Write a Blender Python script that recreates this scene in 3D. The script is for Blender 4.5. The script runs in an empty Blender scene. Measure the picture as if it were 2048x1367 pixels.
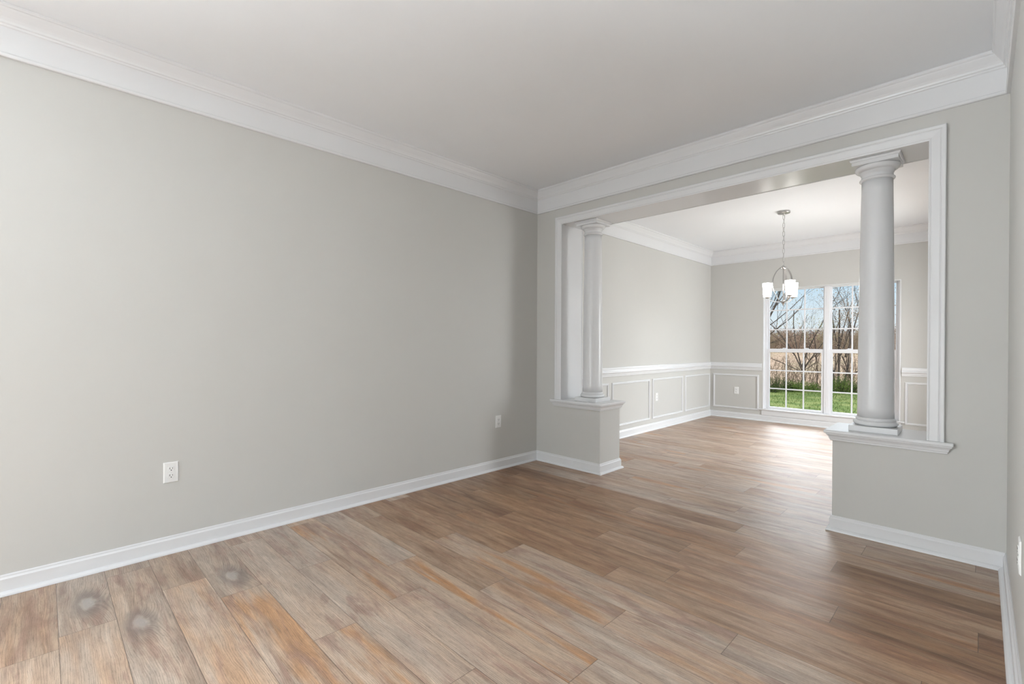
import bpy, bmesh, math, random
from mathutils import Vector, Matrix

scene = bpy.context.scene
COL = scene.collection
rnd = random.Random(7)

# ------------------------------------------------------------------ camera
CAM = Vector((3.23274, -3.60515, 1.18645))
YAW, PITCH, ROLL, FPX = 0.7874, -0.00402, 0.00434, 938.70
F = Vector((-math.sin(YAW), math.cos(YAW), 0)); R = Vector((math.cos(YAW), math.sin(YAW), 0)); U = Vector((0, 0, 1))
F2 = F * math.cos(PITCH) + U * math.sin(PITCH); U2 = -F * math.sin(PITCH) + U * math.cos(PITCH)
R3 = R * math.cos(ROLL) + U2 * math.sin(ROLL); U3 = -R * math.sin(ROLL) + U2 * math.cos(ROLL)
cam_data = bpy.data.cameras.new('camera')
cam_data.sensor_fit = 'HORIZONTAL'; cam_data.sensor_width = 36.0
cam_data.lens = 36.0 * FPX / 2048.0
cam_data.shift_x = 3.305 / 2048.0; cam_data.shift_y = 7.956 / 2048.0
cam_data.clip_start = 0.02; cam_data.clip_end = 500
cam = bpy.data.objects.new('camera', cam_data); COL.objects.link(cam)
M3 = Matrix((R3, U3, -F2)).transposed()
cam.matrix_world = Matrix.Translation(CAM) @ M3.to_4x4()
scene.camera = cam

# ------------------------------------------------------------------ colour management
vs = scene.view_settings
scene.display_settings.display_device = 'sRGB'
vs.view_transform = 'Standard'; vs.look = 'None'; vs.gamma = 1.0; vs.exposure = 0.0
vs.use_curve_mapping = False

# ------------------------------------------------------------------ room numbers (metres)
XR = 3.332      # right wall
YD = 4.383      # dining window wall
YB = -7.00      # front wall behind the camera
T = 0.33        # thickness of the column wall
ZC = 2.743      # ceiling
WT = 0.16       # outer wall thickness
GZ = -0.46      # ground outside
WX0, WX1, WZ0, WZ1 = 0.815, 2.484, 0.178, 2.058   # dining window opening
FY0, FY1 = -4.55, -2.55                            # opening to the hall in the right wall
HX = 6.2                                           # far hall wall

# ------------------------------------------------------------------ world (sky)
W = bpy.data.worlds.new('sky'); scene.world = W; W.use_nodes = True
nt = W.node_tree; nt.nodes.clear()
def wn(t, **k):
    n = nt.nodes.new(t)
    for a, b in k.items(): setattr(n, a, b)
    return n
w_tc = wn('ShaderNodeTexCoord'); w_sep = wn('ShaderNodeSeparateXYZ'); nt.links.new(w_tc.outputs['Generated'], w_sep.inputs[0])
w_r = wn('ShaderNodeValToRGB'); nt.links.new(w_sep.outputs['Z'], w_r.inputs[0])
cr = w_r.color_ramp
for pos, c in ((0.0, (0.90, 0.95, 1.0)), (0.05, (0.82, 0.93, 1.0)), (0.105, (0.64, 0.84, 1.0)), (0.30, (0.62, 0.78, 1.0)), (1.0, (0.45, 0.65, 1.0))):
    e = cr.elements.new(pos); e.color = (*c, 1)
cr.elements.remove(cr.elements[0]); cr.elements.remove(cr.elements[-1])
w_m = wn('ShaderNodeMapRange'); nt.links.new(w_sep.outputs['Z'], w_m.inputs['Value'])
w_m.inputs['From Min'].default_value = 0.16; w_m.inputs['From Max'].default_value = 0.42
w_m.inputs['To Min'].default_value = 0.95; w_m.inputs['To Max'].default_value = 4.0
w_bg = wn('ShaderNodeBackground'); nt.links.new(w_r.outputs[0], w_bg.inputs['Color']); nt.links.new(w_m.outputs[0], w_bg.inputs['Strength'])
w_out = wn('ShaderNodeOutputWorld'); nt.links.new(w_bg.outputs[0], w_out.inputs['Surface'])

# ------------------------------------------------------------------ lights
sun_d = bpy.data.lights.new('sun', 'SUN'); sun_d.energy = 3.2; sun_d.angle = 0.01; sun_d.color = (1.0, 0.94, 0.85)
sun = bpy.data.objects.new('sun', sun_d); COL.objects.link(sun)
sun.rotation_euler = Vector((-0.62, 0.35, -0.70)).to_track_quat('-Z', 'Y').to_euler()

def area(name, loc, direction, sx, sy, power, color=(1, 1, 1)):
    d = bpy.data.lights.new(name, 'AREA'); d.shape = 'RECTANGLE'; d.size = sx; d.size_y = sy
    d.energy = power; d.color = color
    o = bpy.data.objects.new(name, d); COL.objects.link(o)
    o.location = loc; o.rotation_euler = Vector(direction).to_track_quat('-Z', 'Z').to_euler()
    return o
# daylight: bright sky above the view outside the dining window, lamps at unseen windows, and added fill lamps
area('daylight_dining', (1.2, YD + 9.0, 5.25), (0, -9.0, -3.6), 12.0, 2.9, 1080, (0.97, 0.985, 1.0))
area('daylight_dining_side', (XR + 0.9, 2.7, 1.95), (-1, -0.08, -0.34), 3.0, 1.8, 226, (0.975, 0.985, 0.995))
area('fill_dining_low', (XR + 0.7, 2.7, 0.55), (-1, -0.15, 0.30), 2.4, 0.9, 35, (0.975, 0.985, 0.995))  # added fill lamp aimed up at the soffit and dining ceiling
area('daylight_front', (1.66, YB - 0.75, 0.75), (0, 1, 0.50), 3.0, 1.6, 185, (0.95, 0.978, 1.0))
area('fill_left', (-0.85, -5.35, 1.0), (1, 0.25, 0.85), 2.0, 1.6, 520, (0.945, 0.977, 1.0))  # added fill lamp for the right wall, end wall and ceiling
area('daylight_hall', (HX + 0.5, -3.6, 1.0), (-1, 0, 0.0), 1.8, 1.8, 40, (0.965, 0.982, 0.995))

# ------------------------------------------------------------------ mesh helpers
class MB:
    def __init__(s): s.v = []; s.f = []; s.sm = []; s.fm = []
    def add(s, vs_, fs, smooth=False):
        b = len(s.v); s.v += [tuple(v) for v in vs_]
        for f in fs: s.f.append(tuple(b + i for i in f)); s.sm.append(smooth)
    def box(s, x0, x1, y0, y1, z0, z1):
        s.add([(x0, y0, z0), (x1, y0, z0), (x1, y1, z0), (x0, y1, z0), (x0, y0, z1), (x1, y0, z1), (x1, y1, z1), (x0, y1, z1)],
              [(0, 3, 2, 1), (4, 5, 6, 7), (0, 1, 5, 4), (1, 2, 6, 5), (2, 3, 7, 6), (3, 0, 4, 7)])
        return s
    def lathe(s, prof, cx, cy, seg=48, smooth=True, cap=True):
        n = len(prof); vs_ = []
        for r, z in prof:
            for k in range(seg):
                a = 2 * math.pi * k / seg
                vs_.append((cx + r * math.cos(a), cy + r * math.sin(a), z))
        fs = [(i * seg + k, i * seg + (k + 1) % seg, (i + 1) * seg + (k + 1) % seg, (i + 1) * seg + k) for i in range(n - 1) for k in range(seg)]
        s.add(vs_, fs, smooth)
        if cap:
            s.add(vs_[:seg], [tuple(reversed(range(seg)))]); s.add(vs_[-seg:], [tuple(range(seg))])
        return s
    def tube(s, pts, radii, seg=8, cap=True, flat=None):
        """tube along points; flat=(w, t) makes a flat bar w wide (flat dir given by third item)"""
        pts = [Vector(p) for p in pts]; n = len(pts); rings = []
        ref = None
        for i, p in enumerate(pts):
            d = (pts[min(i + 1, n - 1)] - pts[max(i - 1, 0)]).normalized()
            if ref is None:
                ref = Vector((0, 0, 1)) if abs(d.z) < 0.9 else Vector((1, 0, 0))
            a = d.cross(ref)
            if a.length < 1e-5: a = d.orthogonal()
            a.normalize(); b = a.cross(d).normalized(); ref = b
            r = radii[i] if isinstance(radii, (list, tuple)) else radii
            rings.append([p + (a * math.cos(2 * math.pi * k / seg) + b * math.sin(2 * math.pi * k / seg)) * r for k in range(seg)])
        vs_ = [v for r in rings for v in r]
        fs = [(i * seg + k, i * seg + (k + 1) % seg, (i + 1) * seg + (k + 1) % seg, (i + 1) * seg + k) for i in range(n - 1) for k in range(seg)]
        if cap: fs += [tuple(reversed(range(seg))), tuple((n - 1) * seg + k for k in range(seg))]
        s.add(vs_, fs, True)
        return s
    def bar(s, pts, side, w, t):
        """flat bar: width w along the vector side, thickness t"""
        pts = [Vector(p) for p in pts]; n = len(pts); side = Vector(side).normalized(); vs_ = []
        for i, p in enumerate(pts):
            d = (pts[min(i + 1, n - 1)] - pts[max(i - 1, 0)]).normalized()
            nrm = d.cross(side).normalized()
            ww = w[i] if isinstance(w, (list, tuple)) else w
            for a, b in ((-1, -1), (1, -1), (1, 1), (-1, 1)):
                vs_.append(p + side * (a * ww / 2) + nrm * (b * t / 2))
        fs = [(i * 4 + k, i * 4 + (k + 1) % 4, (i + 1) * 4 + (k + 1) % 4, (i + 1) * 4 + k) for i in range(n - 1) for k in range(4)]
        fs += [(3, 2, 1, 0), tuple((n - 1) * 4 + k for k in range(4))]
        s.add(vs_, fs, False)
        return s
    def prism(s, poly, z0, z1):
        n = len(poly)
        s.add([(x, y, z0) for x, y in poly] + [(x, y, z1) for x, y in poly],
              [tuple(reversed(range(n))), tuple(range(n, 2 * n))] + [(i, (i + 1) % n, n + (i + 1) % n, n + i) for i in range(n)])
        return s
    def build(s, name, mat, parent=None, bevel=0.0, seg=2, angle=40):
        me = bpy.data.meshes.new(name); me.from_pydata(s.v, [], s.f)
        me.polygons.foreach_set('use_smooth', s.sm); me.materials.append(mat)
        bm = bmesh.new(); bm.from_mesh(me); bmesh.ops.remove_doubles(bm, verts=bm.verts, dist=1e-6)
        bmesh.ops.recalc_face_normals(bm, faces=bm.faces)
        bm.to_mesh(me); bm.free(); me.update()
        o = bpy.data.objects.new(name, me); COL.objects.link(o)
        if parent is not None: o.parent = parent
        if bevel > 0:
            m = o.modifiers.new('bevel', 'BEVEL'); m.width = bevel; m.segments = seg; m.limit_method = 'ANGLE'; m.angle_limit = math.radians(angle)
            m.harden_normals = False
        return o

def tag(o, label, cat, group=None, kind=None):
    o['label'] = label; o['category'] = cat
    if group: o['group'] = group
    if kind: o['kind'] = kind
    return o
def struct(o, label=None):
    o['kind'] = 'structure'
    if label: o['label'] = label
    return o
def thing(name, loc, label, cat, group=None):
    o = bpy.data.objects.new(name, None); COL.objects.link(o); o.location = loc; o.empty_display_size = 0.1
    return tag(o, label, cat, group)

def sweep(path, prof, closed=False, only=None):
    """sweep a profile [(distance to the left of the path, z)] along path points; returns one MB per segment (mitred)"""
    P = [Vector((p[0], p[1])) for p in path]; n = len(P); off = []
    for i in range(n):
        d0 = (P[i] - P[i - 1]).normalized() if (i > 0 or closed) else None
        d1 = (P[(i + 1) % n] - P[i]).normalized() if (i < n - 1 or closed) else None
        if d0 is None: d0 = d1
        if d1 is None: d1 = d0
        n0 = Vector((-d0.y, d0.x)); n1 = Vector((-d1.y, d1.x))
        m = (n0 + n1); m = m / max(m.dot(n0), 1e-6)
        off.append(m)
    out = []
    k = len(prof)
    for i in range(n if closed else n - 1):
        j = (i + 1) % n; mb = MB(); vs_ = []
        for q in (i, j):
            for d, z in prof: vs_.append((P[q].x + off[q].x * d, P[q].y + off[q].y * d, z))
        fs = [(a, a + 1, k + a + 1, k + a) for a in range(k - 1)]
        fs += [(k - 1, 0, k, 2 * k - 1), tuple(range(k)), tuple(reversed(range(k, 2 * k)))]
        mb.add(vs_, fs); out.append(mb)
    return out

# ------------------------------------------------------------------ material helpers
def mat(name):
    m = bpy.data.materials.new(name); m.use_nodes = True
    return m, m.node_tree, m.node_tree.nodes['Principled BSDF']
def N(nt, t, ins=None, **k):
    n = nt.nodes.new(t)
    for a, b in k.items(): setattr(n, a, b)
    for a, b in (ins or {}).items():
        if isinstance(b, bpy.types.NodeSocket): nt.links.new(b, n.inputs[a])
        else: n.inputs[a].default_value = b
    return n
def math_n(nt, op, a, b=0.0, c=None, clamp=False):
    ins = {0: a, 1: b}
    if c is not None: ins[2] = c
    return N(nt, 'ShaderNodeMath', ins, operation=op, use_clamp=clamp).outputs[0]
def mixc(nt, f, a, b, mode='MIX'):
    n = nt.nodes.new('ShaderNodeMix'); n.data_type = 'RGBA'; n.blend_type = mode
    for i, x in ((0, f), (6, a), (7, b)):
        if isinstance(x, bpy.types.NodeSocket): nt.links.new(x, n.inputs[i])
        else: n.inputs[i].default_value = (*x, 1) if isinstance(x, tuple) and len(x) == 3 else x
    return n.outputs[2]
def noise(nt, vec, scale, detail=2.0, rough=0.5, dist=0.0):
    return N(nt, 'ShaderNodeTexNoise', {'Vector': vec, 'Scale': scale, 'Detail': detail, 'Roughness': rough, 'Distortion': dist}).outputs['Fac']
def ramp(nt, f, lo, hi, a=0.0, b=1.0):
    return N(nt, 'ShaderNodeMapRange', {'Value': f, 'From Min': lo, 'From Max': hi, 'To Min': a, 'To Max': b}, interpolation_type='SMOOTHSTEP').outputs[0]

def simple(name, color, rough, metal=0.0, bump=0.0, bscale=200.0, var=0.0, vscale=3.0, spec=0.5):
    m, nt, b = mat(name)
    b.inputs['Base Color'].default_value = (*color, 1); b.inputs['Roughness'].default_value = rough; b.inputs['Metallic'].default_value = metal
    b.inputs['Specular IOR Level'].default_value = spec
    g = N(nt, 'ShaderNodeNewGeometry').outputs['Position']
    if var > 0:
        f = noise(nt, g, vscale, 3.0)
        c = mixc(nt, f, tuple(x * (1 - var) for x in color), tuple(min(1, x * (1 + var)) for x in color)); nt.links.new(c, b.inputs['Base Color'])
    if bump > 0:
        h = noise(nt, g, bscale, 2.0)
        bn = N(nt, 'ShaderNodeBump', {'Height': h, 'Strength': bump, 'Distance': 0.001}); nt.links.new(bn.outputs[0], b.inputs['Normal'])
    return m

M = {}
M['wall'] = simple('greige_paint', (0.588, 0.582, 0.557), 0.50, bump=0.12, bscale=350, var=0.012, spec=0.35)
M['ceiling'] = simple('ceiling_paint', (0.87, 0.89, 0.915), 0.85, bump=0.1, bscale=300, var=0.01, spec=0.2)
M['trim'] = simple('white_trim_paint', (0.745, 0.75, 0.76), 0.27, var=0.01)
M['vinyl'] = simple('white_window_vinyl', (0.78, 0.78, 0.80), 0.35, var=0.01)
M['plate'] = simple('white_plastic', (0.83, 0.83, 0.82), 0.3, var=0.01)
M['slot'] = simple('dark_slot', (0.02, 0.02, 0.02), 0.6, var=0.05)
M['nickel'] = simple('brushed_nickel', (0.46, 0.455, 0.45), 0.28, metal=1.0, bump=0.05, bscale=500)
M['screw'] = simple('painted_screw', (0.75, 0.75, 0.74), 0.35, var=0.02)

m, nt_, b = mat('lit_white_glass')
b.inputs['Base Color'].default_value = (0.95, 0.94, 0.92, 1); b.inputs['Roughness'].default_value = 0.3
zc = N(nt_, 'ShaderNodeTexNoise', {'Scale': 8.0, 'Detail': 1.0}).outputs['Fac']
ec = mixc(nt_, zc, (1.0, 0.97, 0.93), (1.0, 0.985, 0.96)); nt_.links.new(ec, b.inputs['Emission Color']); b.inputs['Emission Strength'].default_value = 11.0
M['shade'] = m

m, nt_, b = mat('window_glass')
nt_.nodes.remove(b)
tr = N(nt_, 'ShaderNodeBsdfTransparent', {'Color': (0.97, 0.98, 0.98, 1)}); gl = N(nt_, 'ShaderNodeBsdfGlossy', {'Roughness': 0.01})
fr = N(nt_, 'ShaderNodeLayerWeight', {'Blend': 0.12}); ff = math_n(nt_, 'MULTIPLY', fr.outputs['Fresnel'], 0.6)
mx = N(nt_, 'ShaderNodeMixShader', {0: ff, 1: tr.outputs[0], 2: gl.outputs[0]})
nt_.links.new(mx.outputs[0], nt_.nodes['Material Output'].inputs['Surface'])
M['glass'] = m

# wood plank floor ---------------------------------------------------
m, nt_, b = mat('vinyl_plank_floor')
uvn = N(nt_, 'ShaderNodeUVMap', uv_map='plank'); suv = N(nt_, 'ShaderNodeSeparateXYZ', {0: uvn.outputs[0]})
u_, v_ = suv.outputs[0], suv.outputs[1]
A1 = N(nt_, 'ShaderNodeAttribute', attribute_name='tone'); sA = N(nt_, 'ShaderNodeSeparateXYZ', {0: A1.outputs['Vector']})
A2 = N(nt_, 'ShaderNodeAttribute', attribute_name='info'); sB = N(nt_, 'ShaderNodeSeparateXYZ', {0: A2.outputs['Vector']})
A3 = N(nt_, 'ShaderNodeAttribute', attribute_name='knot'); sK = N(nt_, 'ShaderNodeSeparateXYZ', {0: A3.outputs['Vector']})
tone, orange, dark = sA.outputs; seed, plen, shade_ = sB.outputs; ku, kv, ks = sK.outputs
sx = math_n(nt_, 'MULTIPLY', seed, 41.7)
# swirl around knots: bend v by distance to the knot
du = math_n(nt_, 'MULTIPLY', math_n(nt_, 'SUBTRACT', u_, ku), 0.42); dv = math_n(nt_, 'SUBTRACT', v_, kv)
kd = math_n(nt_, 'SQRT', math_n(nt_, 'ADD', math_n(nt_, 'MULTIPLY', du, du), math_n(nt_, 'MULTIPLY', dv, dv)))
def pvec(su, sv, o=0.0):
    return N(nt_, 'ShaderNodeCombineXYZ', {0: math_n(nt_, 'MULTIPLY_ADD', u_, su, sx), 1: math_n(nt_, 'MULTIPLY', v_, sv), 2: math_n(nt_, 'ADD', sx, o)}).outputs[0]
warp = noise(nt_, pvec(3.0, 8.0), 1.0, 2.0, 0.5)
vw = math_n(nt_, 'MULTIPLY_ADD', warp, 0.040, v_)
vk = math_n(nt_, 'ADD', vw, math_n(nt_, 'MULTIPLY', math_n(nt_, 'POWER', 2.718, math_n(nt_, 'MULTIPLY', kd, -22.0)), math_n(nt_, 'MULTIPLY', ks, 0.10)))
def pvw(su, sv, o=0.0):
    return N(nt_, 'ShaderNodeCombineXYZ', {0: math_n(nt_, 'MULTIPLY_ADD', u_, su, sx), 1: math_n(nt_, 'MULTIPLY', vk, sv), 2: math_n(nt_, 'ADD', sx, o)}).outputs[0]
blot = noise(nt_, pvec(2.0, 8.0, 3.0), 1.0, 3.0, 0.55, 0.3)
strk = noise(nt_, pvec(1.5, 11.0, 7.0), 1.0, 3.0, 0.55, 0.4)
strk2 = noise(nt_, pvec(1.6, 17.0, 11.0), 1.0, 3.0, 0.55, 0.4)
grain = noise(nt_, pvw(9.0, 240.0, 1.0), 1.0, 4.0, 0.7)
fine = noise(nt_, pvec(150.0, 620.0, 5.0), 1.0, 3.0, 0.7)
mott = noise(nt_, pvec(7.0, 34.0, 31.0), 1.0, 4.0, 0.65, 0.4)
pore = ramp(nt_, noise(nt_, pvw(26.0, 520.0, 9.0), 1.0, 2.0, 0.5), 0.56, 0.70)
cath = N(nt_, 'ShaderNodeTexWave', {'Vector': pvw(1.0, 46.0, 2.0), 'Scale': 1.0, 'Distortion': 11.0, 'Detail': 3.0, 'Detail Scale': 0.8, 'Detail Roughness': 0.6}, wave_type='BANDS', bands_direction='Y', wave_profile='SIN').outputs['Fac']
GREY, TAN, ORG, DRK, PALE = (0.385, 0.312, 0.255), (0.455, 0.335, 0.245), (0.43, 0.220, 0.095), (0.175, 0.096, 0.062), (0.56, 0.475, 0.395)
tf = math_n(nt_, 'ADD', tone, math_n(nt_, 'MULTIPLY', math_n(nt_, 'SUBTRACT', blot, 0.5), 2.4), clamp=True)
c0 = mixc(nt_, tf, GREY, TAN)
c1 = mixc(nt_, math_n(nt_, 'MULTIPLY', ramp(nt_, strk2, 0.52, 0.72), 0.55), c0, PALE)
of = math_n(nt_, 'MULTIPLY', ramp(nt_, strk, 0.46, 0.66), orange, clamp=True)
c2 = mixc(nt_, of, c1, ORG)
df = math_n(nt_, 'MULTIPLY', ramp(nt_, noise(nt_, pvec(1.5, 15.0, 19.0), 1.0, 3.0, 0.6, 0.5), 0.46, 0.68), dark, clamp=True)
c3 = mixc(nt_, df, c2, DRK)
rosy = math_n(nt_, 'MULTIPLY', ramp(nt_, noise(nt_, pvec(2.4, 12.0, 29.0), 1.0, 4.0, 0.65, 0.6), 0.48, 0.66), 0.65)
c3 = mixc(nt_, rosy, c3, (0.285, 0.175, 0.135))
gf = math_n(nt_, 'ADD', math_n(nt_, 'MULTIPLY', grain, 0.45), math_n(nt_, 'MULTIPLY', cath, 0.10))
gf = math_n(nt_, 'ADD', gf, math_n(nt_, 'MULTIPLY', mott, 0.38))
gf = math_n(nt_, 'SUBTRACT', math_n(nt_, 'ADD', gf, math_n(nt_, 'MULTIPLY', fine, 0.34)), math_n(nt_, 'MULTIPLY', pore, 0.13))
gm = N(nt_, 'ShaderNodeMapRange', {'Value': gf, 'From Min': 0.36, 'From Max': 0.84, 'To Min': 0.52, 'To Max': 1.58}).outputs[0]
gm = math_n(nt_, 'MULTIPLY', gm, shade_)
c4 = mixc(nt_, 1.0, c3, N(nt_, 'ShaderNodeCombineXYZ', {0: gm, 1: gm, 2: gm}).outputs[0], 'MULTIPLY')
# darker planks print browner; those in the shielded corners also carry painted-in shade
bf = ramp(nt_, shade_, 0.99, 0.78)
c4 = mixc(nt_, 1.0, c4, mixc(nt_, bf, (1.0, 1.0, 1.0), (1.0, 0.81, 0.63)), 'MULTIPLY')
# pale knots with a dark rim
kn = noise(nt_, pvec(14.0, 40.0, 23.0), 1.0, 2.0)
kdn = math_n(nt_, 'MULTIPLY_ADD', math_n(nt_, 'SUBTRACT', kn, 0.5), 0.03, kd)
rim = math_n(nt_, 'MULTIPLY', math_n(nt_, 'MULTIPLY', ramp(nt_, kdn, 0.018, 0.034), ramp(nt_, kdn, 0.085, 0.035)), ks)
c5 = mixc(nt_, math_n(nt_, 'MULTIPLY', rim, 0.55), c4, (0.17, 0.145, 0.135))
core = math_n(nt_, 'MULTIPLY', ramp(nt_, kdn, 0.036, 0.012), ks)
c6 = mixc(nt_, math_n(nt_, 'MULTIPLY', core, 0.65), c5, (0.42, 0.41, 0.40))
# joints
ed = math_n(nt_, 'MINIMUM', math_n(nt_, 'MINIMUM', u_, math_n(nt_, 'SUBTRACT', plen, u_)), math_n(nt_, 'MINIMUM', v_, math_n(nt_, 'SUBTRACT', 0.18, v_)))
jf = ramp(nt_, ed, 0.0016, 0.0004)
c7 = mixc(nt_, math_n(nt_, 'MULTIPLY', jf, 0.8), c6, (0.085, 0.06, 0.045))
nt_.links.new(c7, b.inputs['Base Color'])
rf = N(nt_, 'ShaderNodeMapRange', {'Value': gf, 'From Min': 0.35, 'From Max': 0.8, 'To Min': 0.48, 'To Max': 0.38}).outputs[0]
nt_.links.new(rf, b.inputs['Roughness']); b.inputs['Specular IOR Level'].default_value = 0.55
hh = math_n(nt_, 'SUBTRACT', math_n(nt_, 'ADD', math_n(nt_, 'MULTIPLY', grain, 0.5), math_n(nt_, 'MULTIPLY', fine, 0.3)), math_n(nt_, 'MULTIPLY', jf, 1.5))
bn = N(nt_, 'ShaderNodeBump', {'Height': hh, 'Strength': 0.35, 'Distance': 0.0012}); nt_.links.new(bn.outputs[0], b.inputs['Normal'])
M['floor'] = m

# outdoor materials ---------------------------------------------------
def outdoor(name, c_a, c_b, scale, c_c=None, rough=0.9, stretch=None, detail=4.0):
    m, nt, b = mat(name)
    g = N(nt, 'ShaderNodeNewGeometry').outputs['Position']
    if stretch: g = N(nt, 'ShaderNodeVectorMath', {0: g, 1: stretch}, operation='MULTIPLY').outputs[0]
    f = ramp(nt, noise(nt, g, scale, detail, 0.6), 0.35, 0.65)
    c = mixc(nt, f, c_a, c_b)
    if c_c: c = mixc(nt, ramp(nt, noise(nt, g, scale * 0.17, 2.0), 0.45, 0.62), c, c_c)
    nt.links.new(c, b.inputs['Base Color']); b.inputs['Roughness'].default_value = rough; b.inputs['Specular IOR Level'].default_value = 0.1
    return m
M['lawn'] = outdoor('lawn_grass', (0.030, 0.050, 0.009), (0.062, 0.085, 0.018), 9.0, (0.085, 0.100, 0.030))
M['blade'] = outdoor('grass_blade', (0.032, 0.056, 0.010), (0.070, 0.092, 0.022), 3.0)
M['field'] = outdoor('dry_field', (0.19, 0.132, 0.088), (0.24, 0.168, 0.116), 1.5, (0.20, 0.155, 0.095), stretch=(1, 0.3, 1))
M['bark'] = outdoor('grey_brown_bark', (0.045, 0.034, 0.028), (0.085, 0.065, 0.052), 14.0)
M['twig'] = outdoor('brown_twigs', (0.10, 0.072, 0.052), (0.19, 0.135, 0.098), 3.0)
M['wood_far'] = outdoor('distant_brown_twigs', (0.16, 0.108, 0.080), (0.27, 0.185, 0.138), 0.6, (0.19, 0.145, 0.095))
M['leaf_pale'] = outdoor('pale_spring_leaves', (0.16, 0.15, 0.07), (0.25, 0.21, 0.13), 5.0)
M['leaf_dry'] = outdoor('dry_vine_leaves', (0.14, 0.095, 0.06), (0.24, 0.18, 0.13), 5.0)
M['leaf_green'] = outdoor('green_shrub_leaves', (0.014, 0.024, 0.006), (0.045, 0.062, 0.016), 4.0)
M['leaf_lime'] = outdoor('bright_shrub_leaves', (0.025, 0.045, 0.008), (0.070, 0.100, 0.020), 4.0)
M['leaf_fir'] = outdoor('evergreen_leaves', (0.02, 0.035, 0.015), (0.045, 0.07, 0.03), 1.0)
M['siding'] = outdoor('outer_siding', (0.45, 0.44, 0.42), (0.5, 0.49, 0.47), 2.0)

# ------------------------------------------------------------------ floor of planks
PW, PL = 0.18, 1.215
FX0, FX1 = -0.02, HX + 0.02
ROW0 = -2.84
joints = {-4: 0.623, -3: 0.127, -2: 0.471, -1: 0.742, 0: 1.361, 1: 0.716, 2: 1.31, 3: 1.003, 4: 0.318, 5: 0.904, 6: 1.318, 7: 0.66, 8: 0.902, 9: 0.35, 10: 0.80, 11: 1.046, 12: 0.25}
# (row, plank index after the row's joint): tone, orange, dark, shade, knot(u, v, strength)
spec = {
    (-4, -1): (0.10, 0.10, 0.25, 0.98, (0.965, 0.10, 1.0)), (-4, 0): (0.55, 0.25, 0.2, 1.02, None),
    (-3, -1): (0.15, 0.0, 0.3, 0.95, None), (-3, 0): (0.35, 0.15, 0.35, 1.0, (0.60, 0.07, 1.0)),
    (-2, -1): (0.15, 0.05, 0.45, 0.92, None), (-2, 0): (0.75, 0.45, 0.25, 1.06, None),
    (-1, -1): (0.10, 0.0, 0.2, 0.95, (1.02, 0.10, 1.0)), (-1, 0): (0.70, 0.75, 0.45, 1.02, None),
    (0, -1): (0.30, 0.05, 0.12, 1.03, None), (0, 0): (0.75, 0.85, 0.5, 1.02, None),
    (1, -1): (0.25, 0.0, 0.12, 1.0, None), (1, 0): (0.35, 0.15, 0.25, 1.03, None),
    (2, -1): (0.65, 0.85, 0.6, 0.97, None), (2, 0): (0.45, 0.10, 0.25, 1.05, None),
    (3, -1): (0.30, 0.0, 0.2, 1.0, None), (3, 0): (0.80, 1.0, 0.45, 0.98, None), (3, 1): (0.4, 0.3, 0.3, 1.0, None),
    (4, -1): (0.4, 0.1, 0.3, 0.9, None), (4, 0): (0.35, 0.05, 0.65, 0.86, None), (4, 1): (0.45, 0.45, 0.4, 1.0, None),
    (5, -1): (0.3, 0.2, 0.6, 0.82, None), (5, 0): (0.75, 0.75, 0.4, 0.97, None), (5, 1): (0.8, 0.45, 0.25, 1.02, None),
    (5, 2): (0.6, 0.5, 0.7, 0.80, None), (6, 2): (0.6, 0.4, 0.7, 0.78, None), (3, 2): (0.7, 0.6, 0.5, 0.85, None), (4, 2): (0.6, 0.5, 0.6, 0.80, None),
    (7, -1): (0.60, 0.2, 0.7, 0.70, None), (8, -1): (0.70, 0.3, 0.8, 0.66, None), (9, -1): (0.70, 0.2, 0.8, 0.65, None), (10, -1): (0.70, 0.2, 0.8, 0.63, None), (11, -1): (0.80, 0.6, 0.8, 0.63, None), (12, -1): (0.70, 0.4, 0.8, 0.63, None), (13, -1): (0.70, 0.2, 0.8, 0.63, None),  # far left corner planks: the dimmer light there is put into their tone
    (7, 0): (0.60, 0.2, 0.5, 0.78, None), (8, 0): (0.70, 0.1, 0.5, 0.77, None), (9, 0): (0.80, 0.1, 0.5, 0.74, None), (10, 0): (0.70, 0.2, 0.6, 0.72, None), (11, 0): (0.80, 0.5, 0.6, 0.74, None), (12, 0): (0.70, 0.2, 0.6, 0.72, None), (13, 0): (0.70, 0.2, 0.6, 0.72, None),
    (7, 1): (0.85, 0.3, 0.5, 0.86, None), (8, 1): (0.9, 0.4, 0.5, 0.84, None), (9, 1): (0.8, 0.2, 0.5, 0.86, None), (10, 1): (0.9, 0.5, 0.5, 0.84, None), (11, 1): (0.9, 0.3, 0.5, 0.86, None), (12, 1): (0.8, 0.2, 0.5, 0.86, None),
    (7, 2): (0.95, 0.8, 0.6, 0.67, None), (8, 2): (0.95, 0.2, 0.7, 0.62, None), (9, 2): (0.95, 0.5, 0.7, 0.64, None), (10, 2): (0.95, 0.3, 0.7, 0.64, None), (11, 2): (0.95, 0.7, 0.5, 0.69, None), (12, 2): (0.95, 0.1, 0.7, 0.62, None), (13, 2): (0.95, 0.1, 0.7, 0.62, None),  # planks shielded by the right half wall: its shade is painted into their tone
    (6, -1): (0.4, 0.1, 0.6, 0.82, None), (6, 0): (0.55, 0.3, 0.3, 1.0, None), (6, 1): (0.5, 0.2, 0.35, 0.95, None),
}
fv, ff, tone_l, info_l, knot_l, uv_l = [], [], [], [], [], []
nrow0 = int(math.floor((YB - 0.05 - ROW0) / PW)); nrow1 = int(math.ceil((YD + 0.05 - ROW0) / PW))
pr = random.Random(21)
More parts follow.
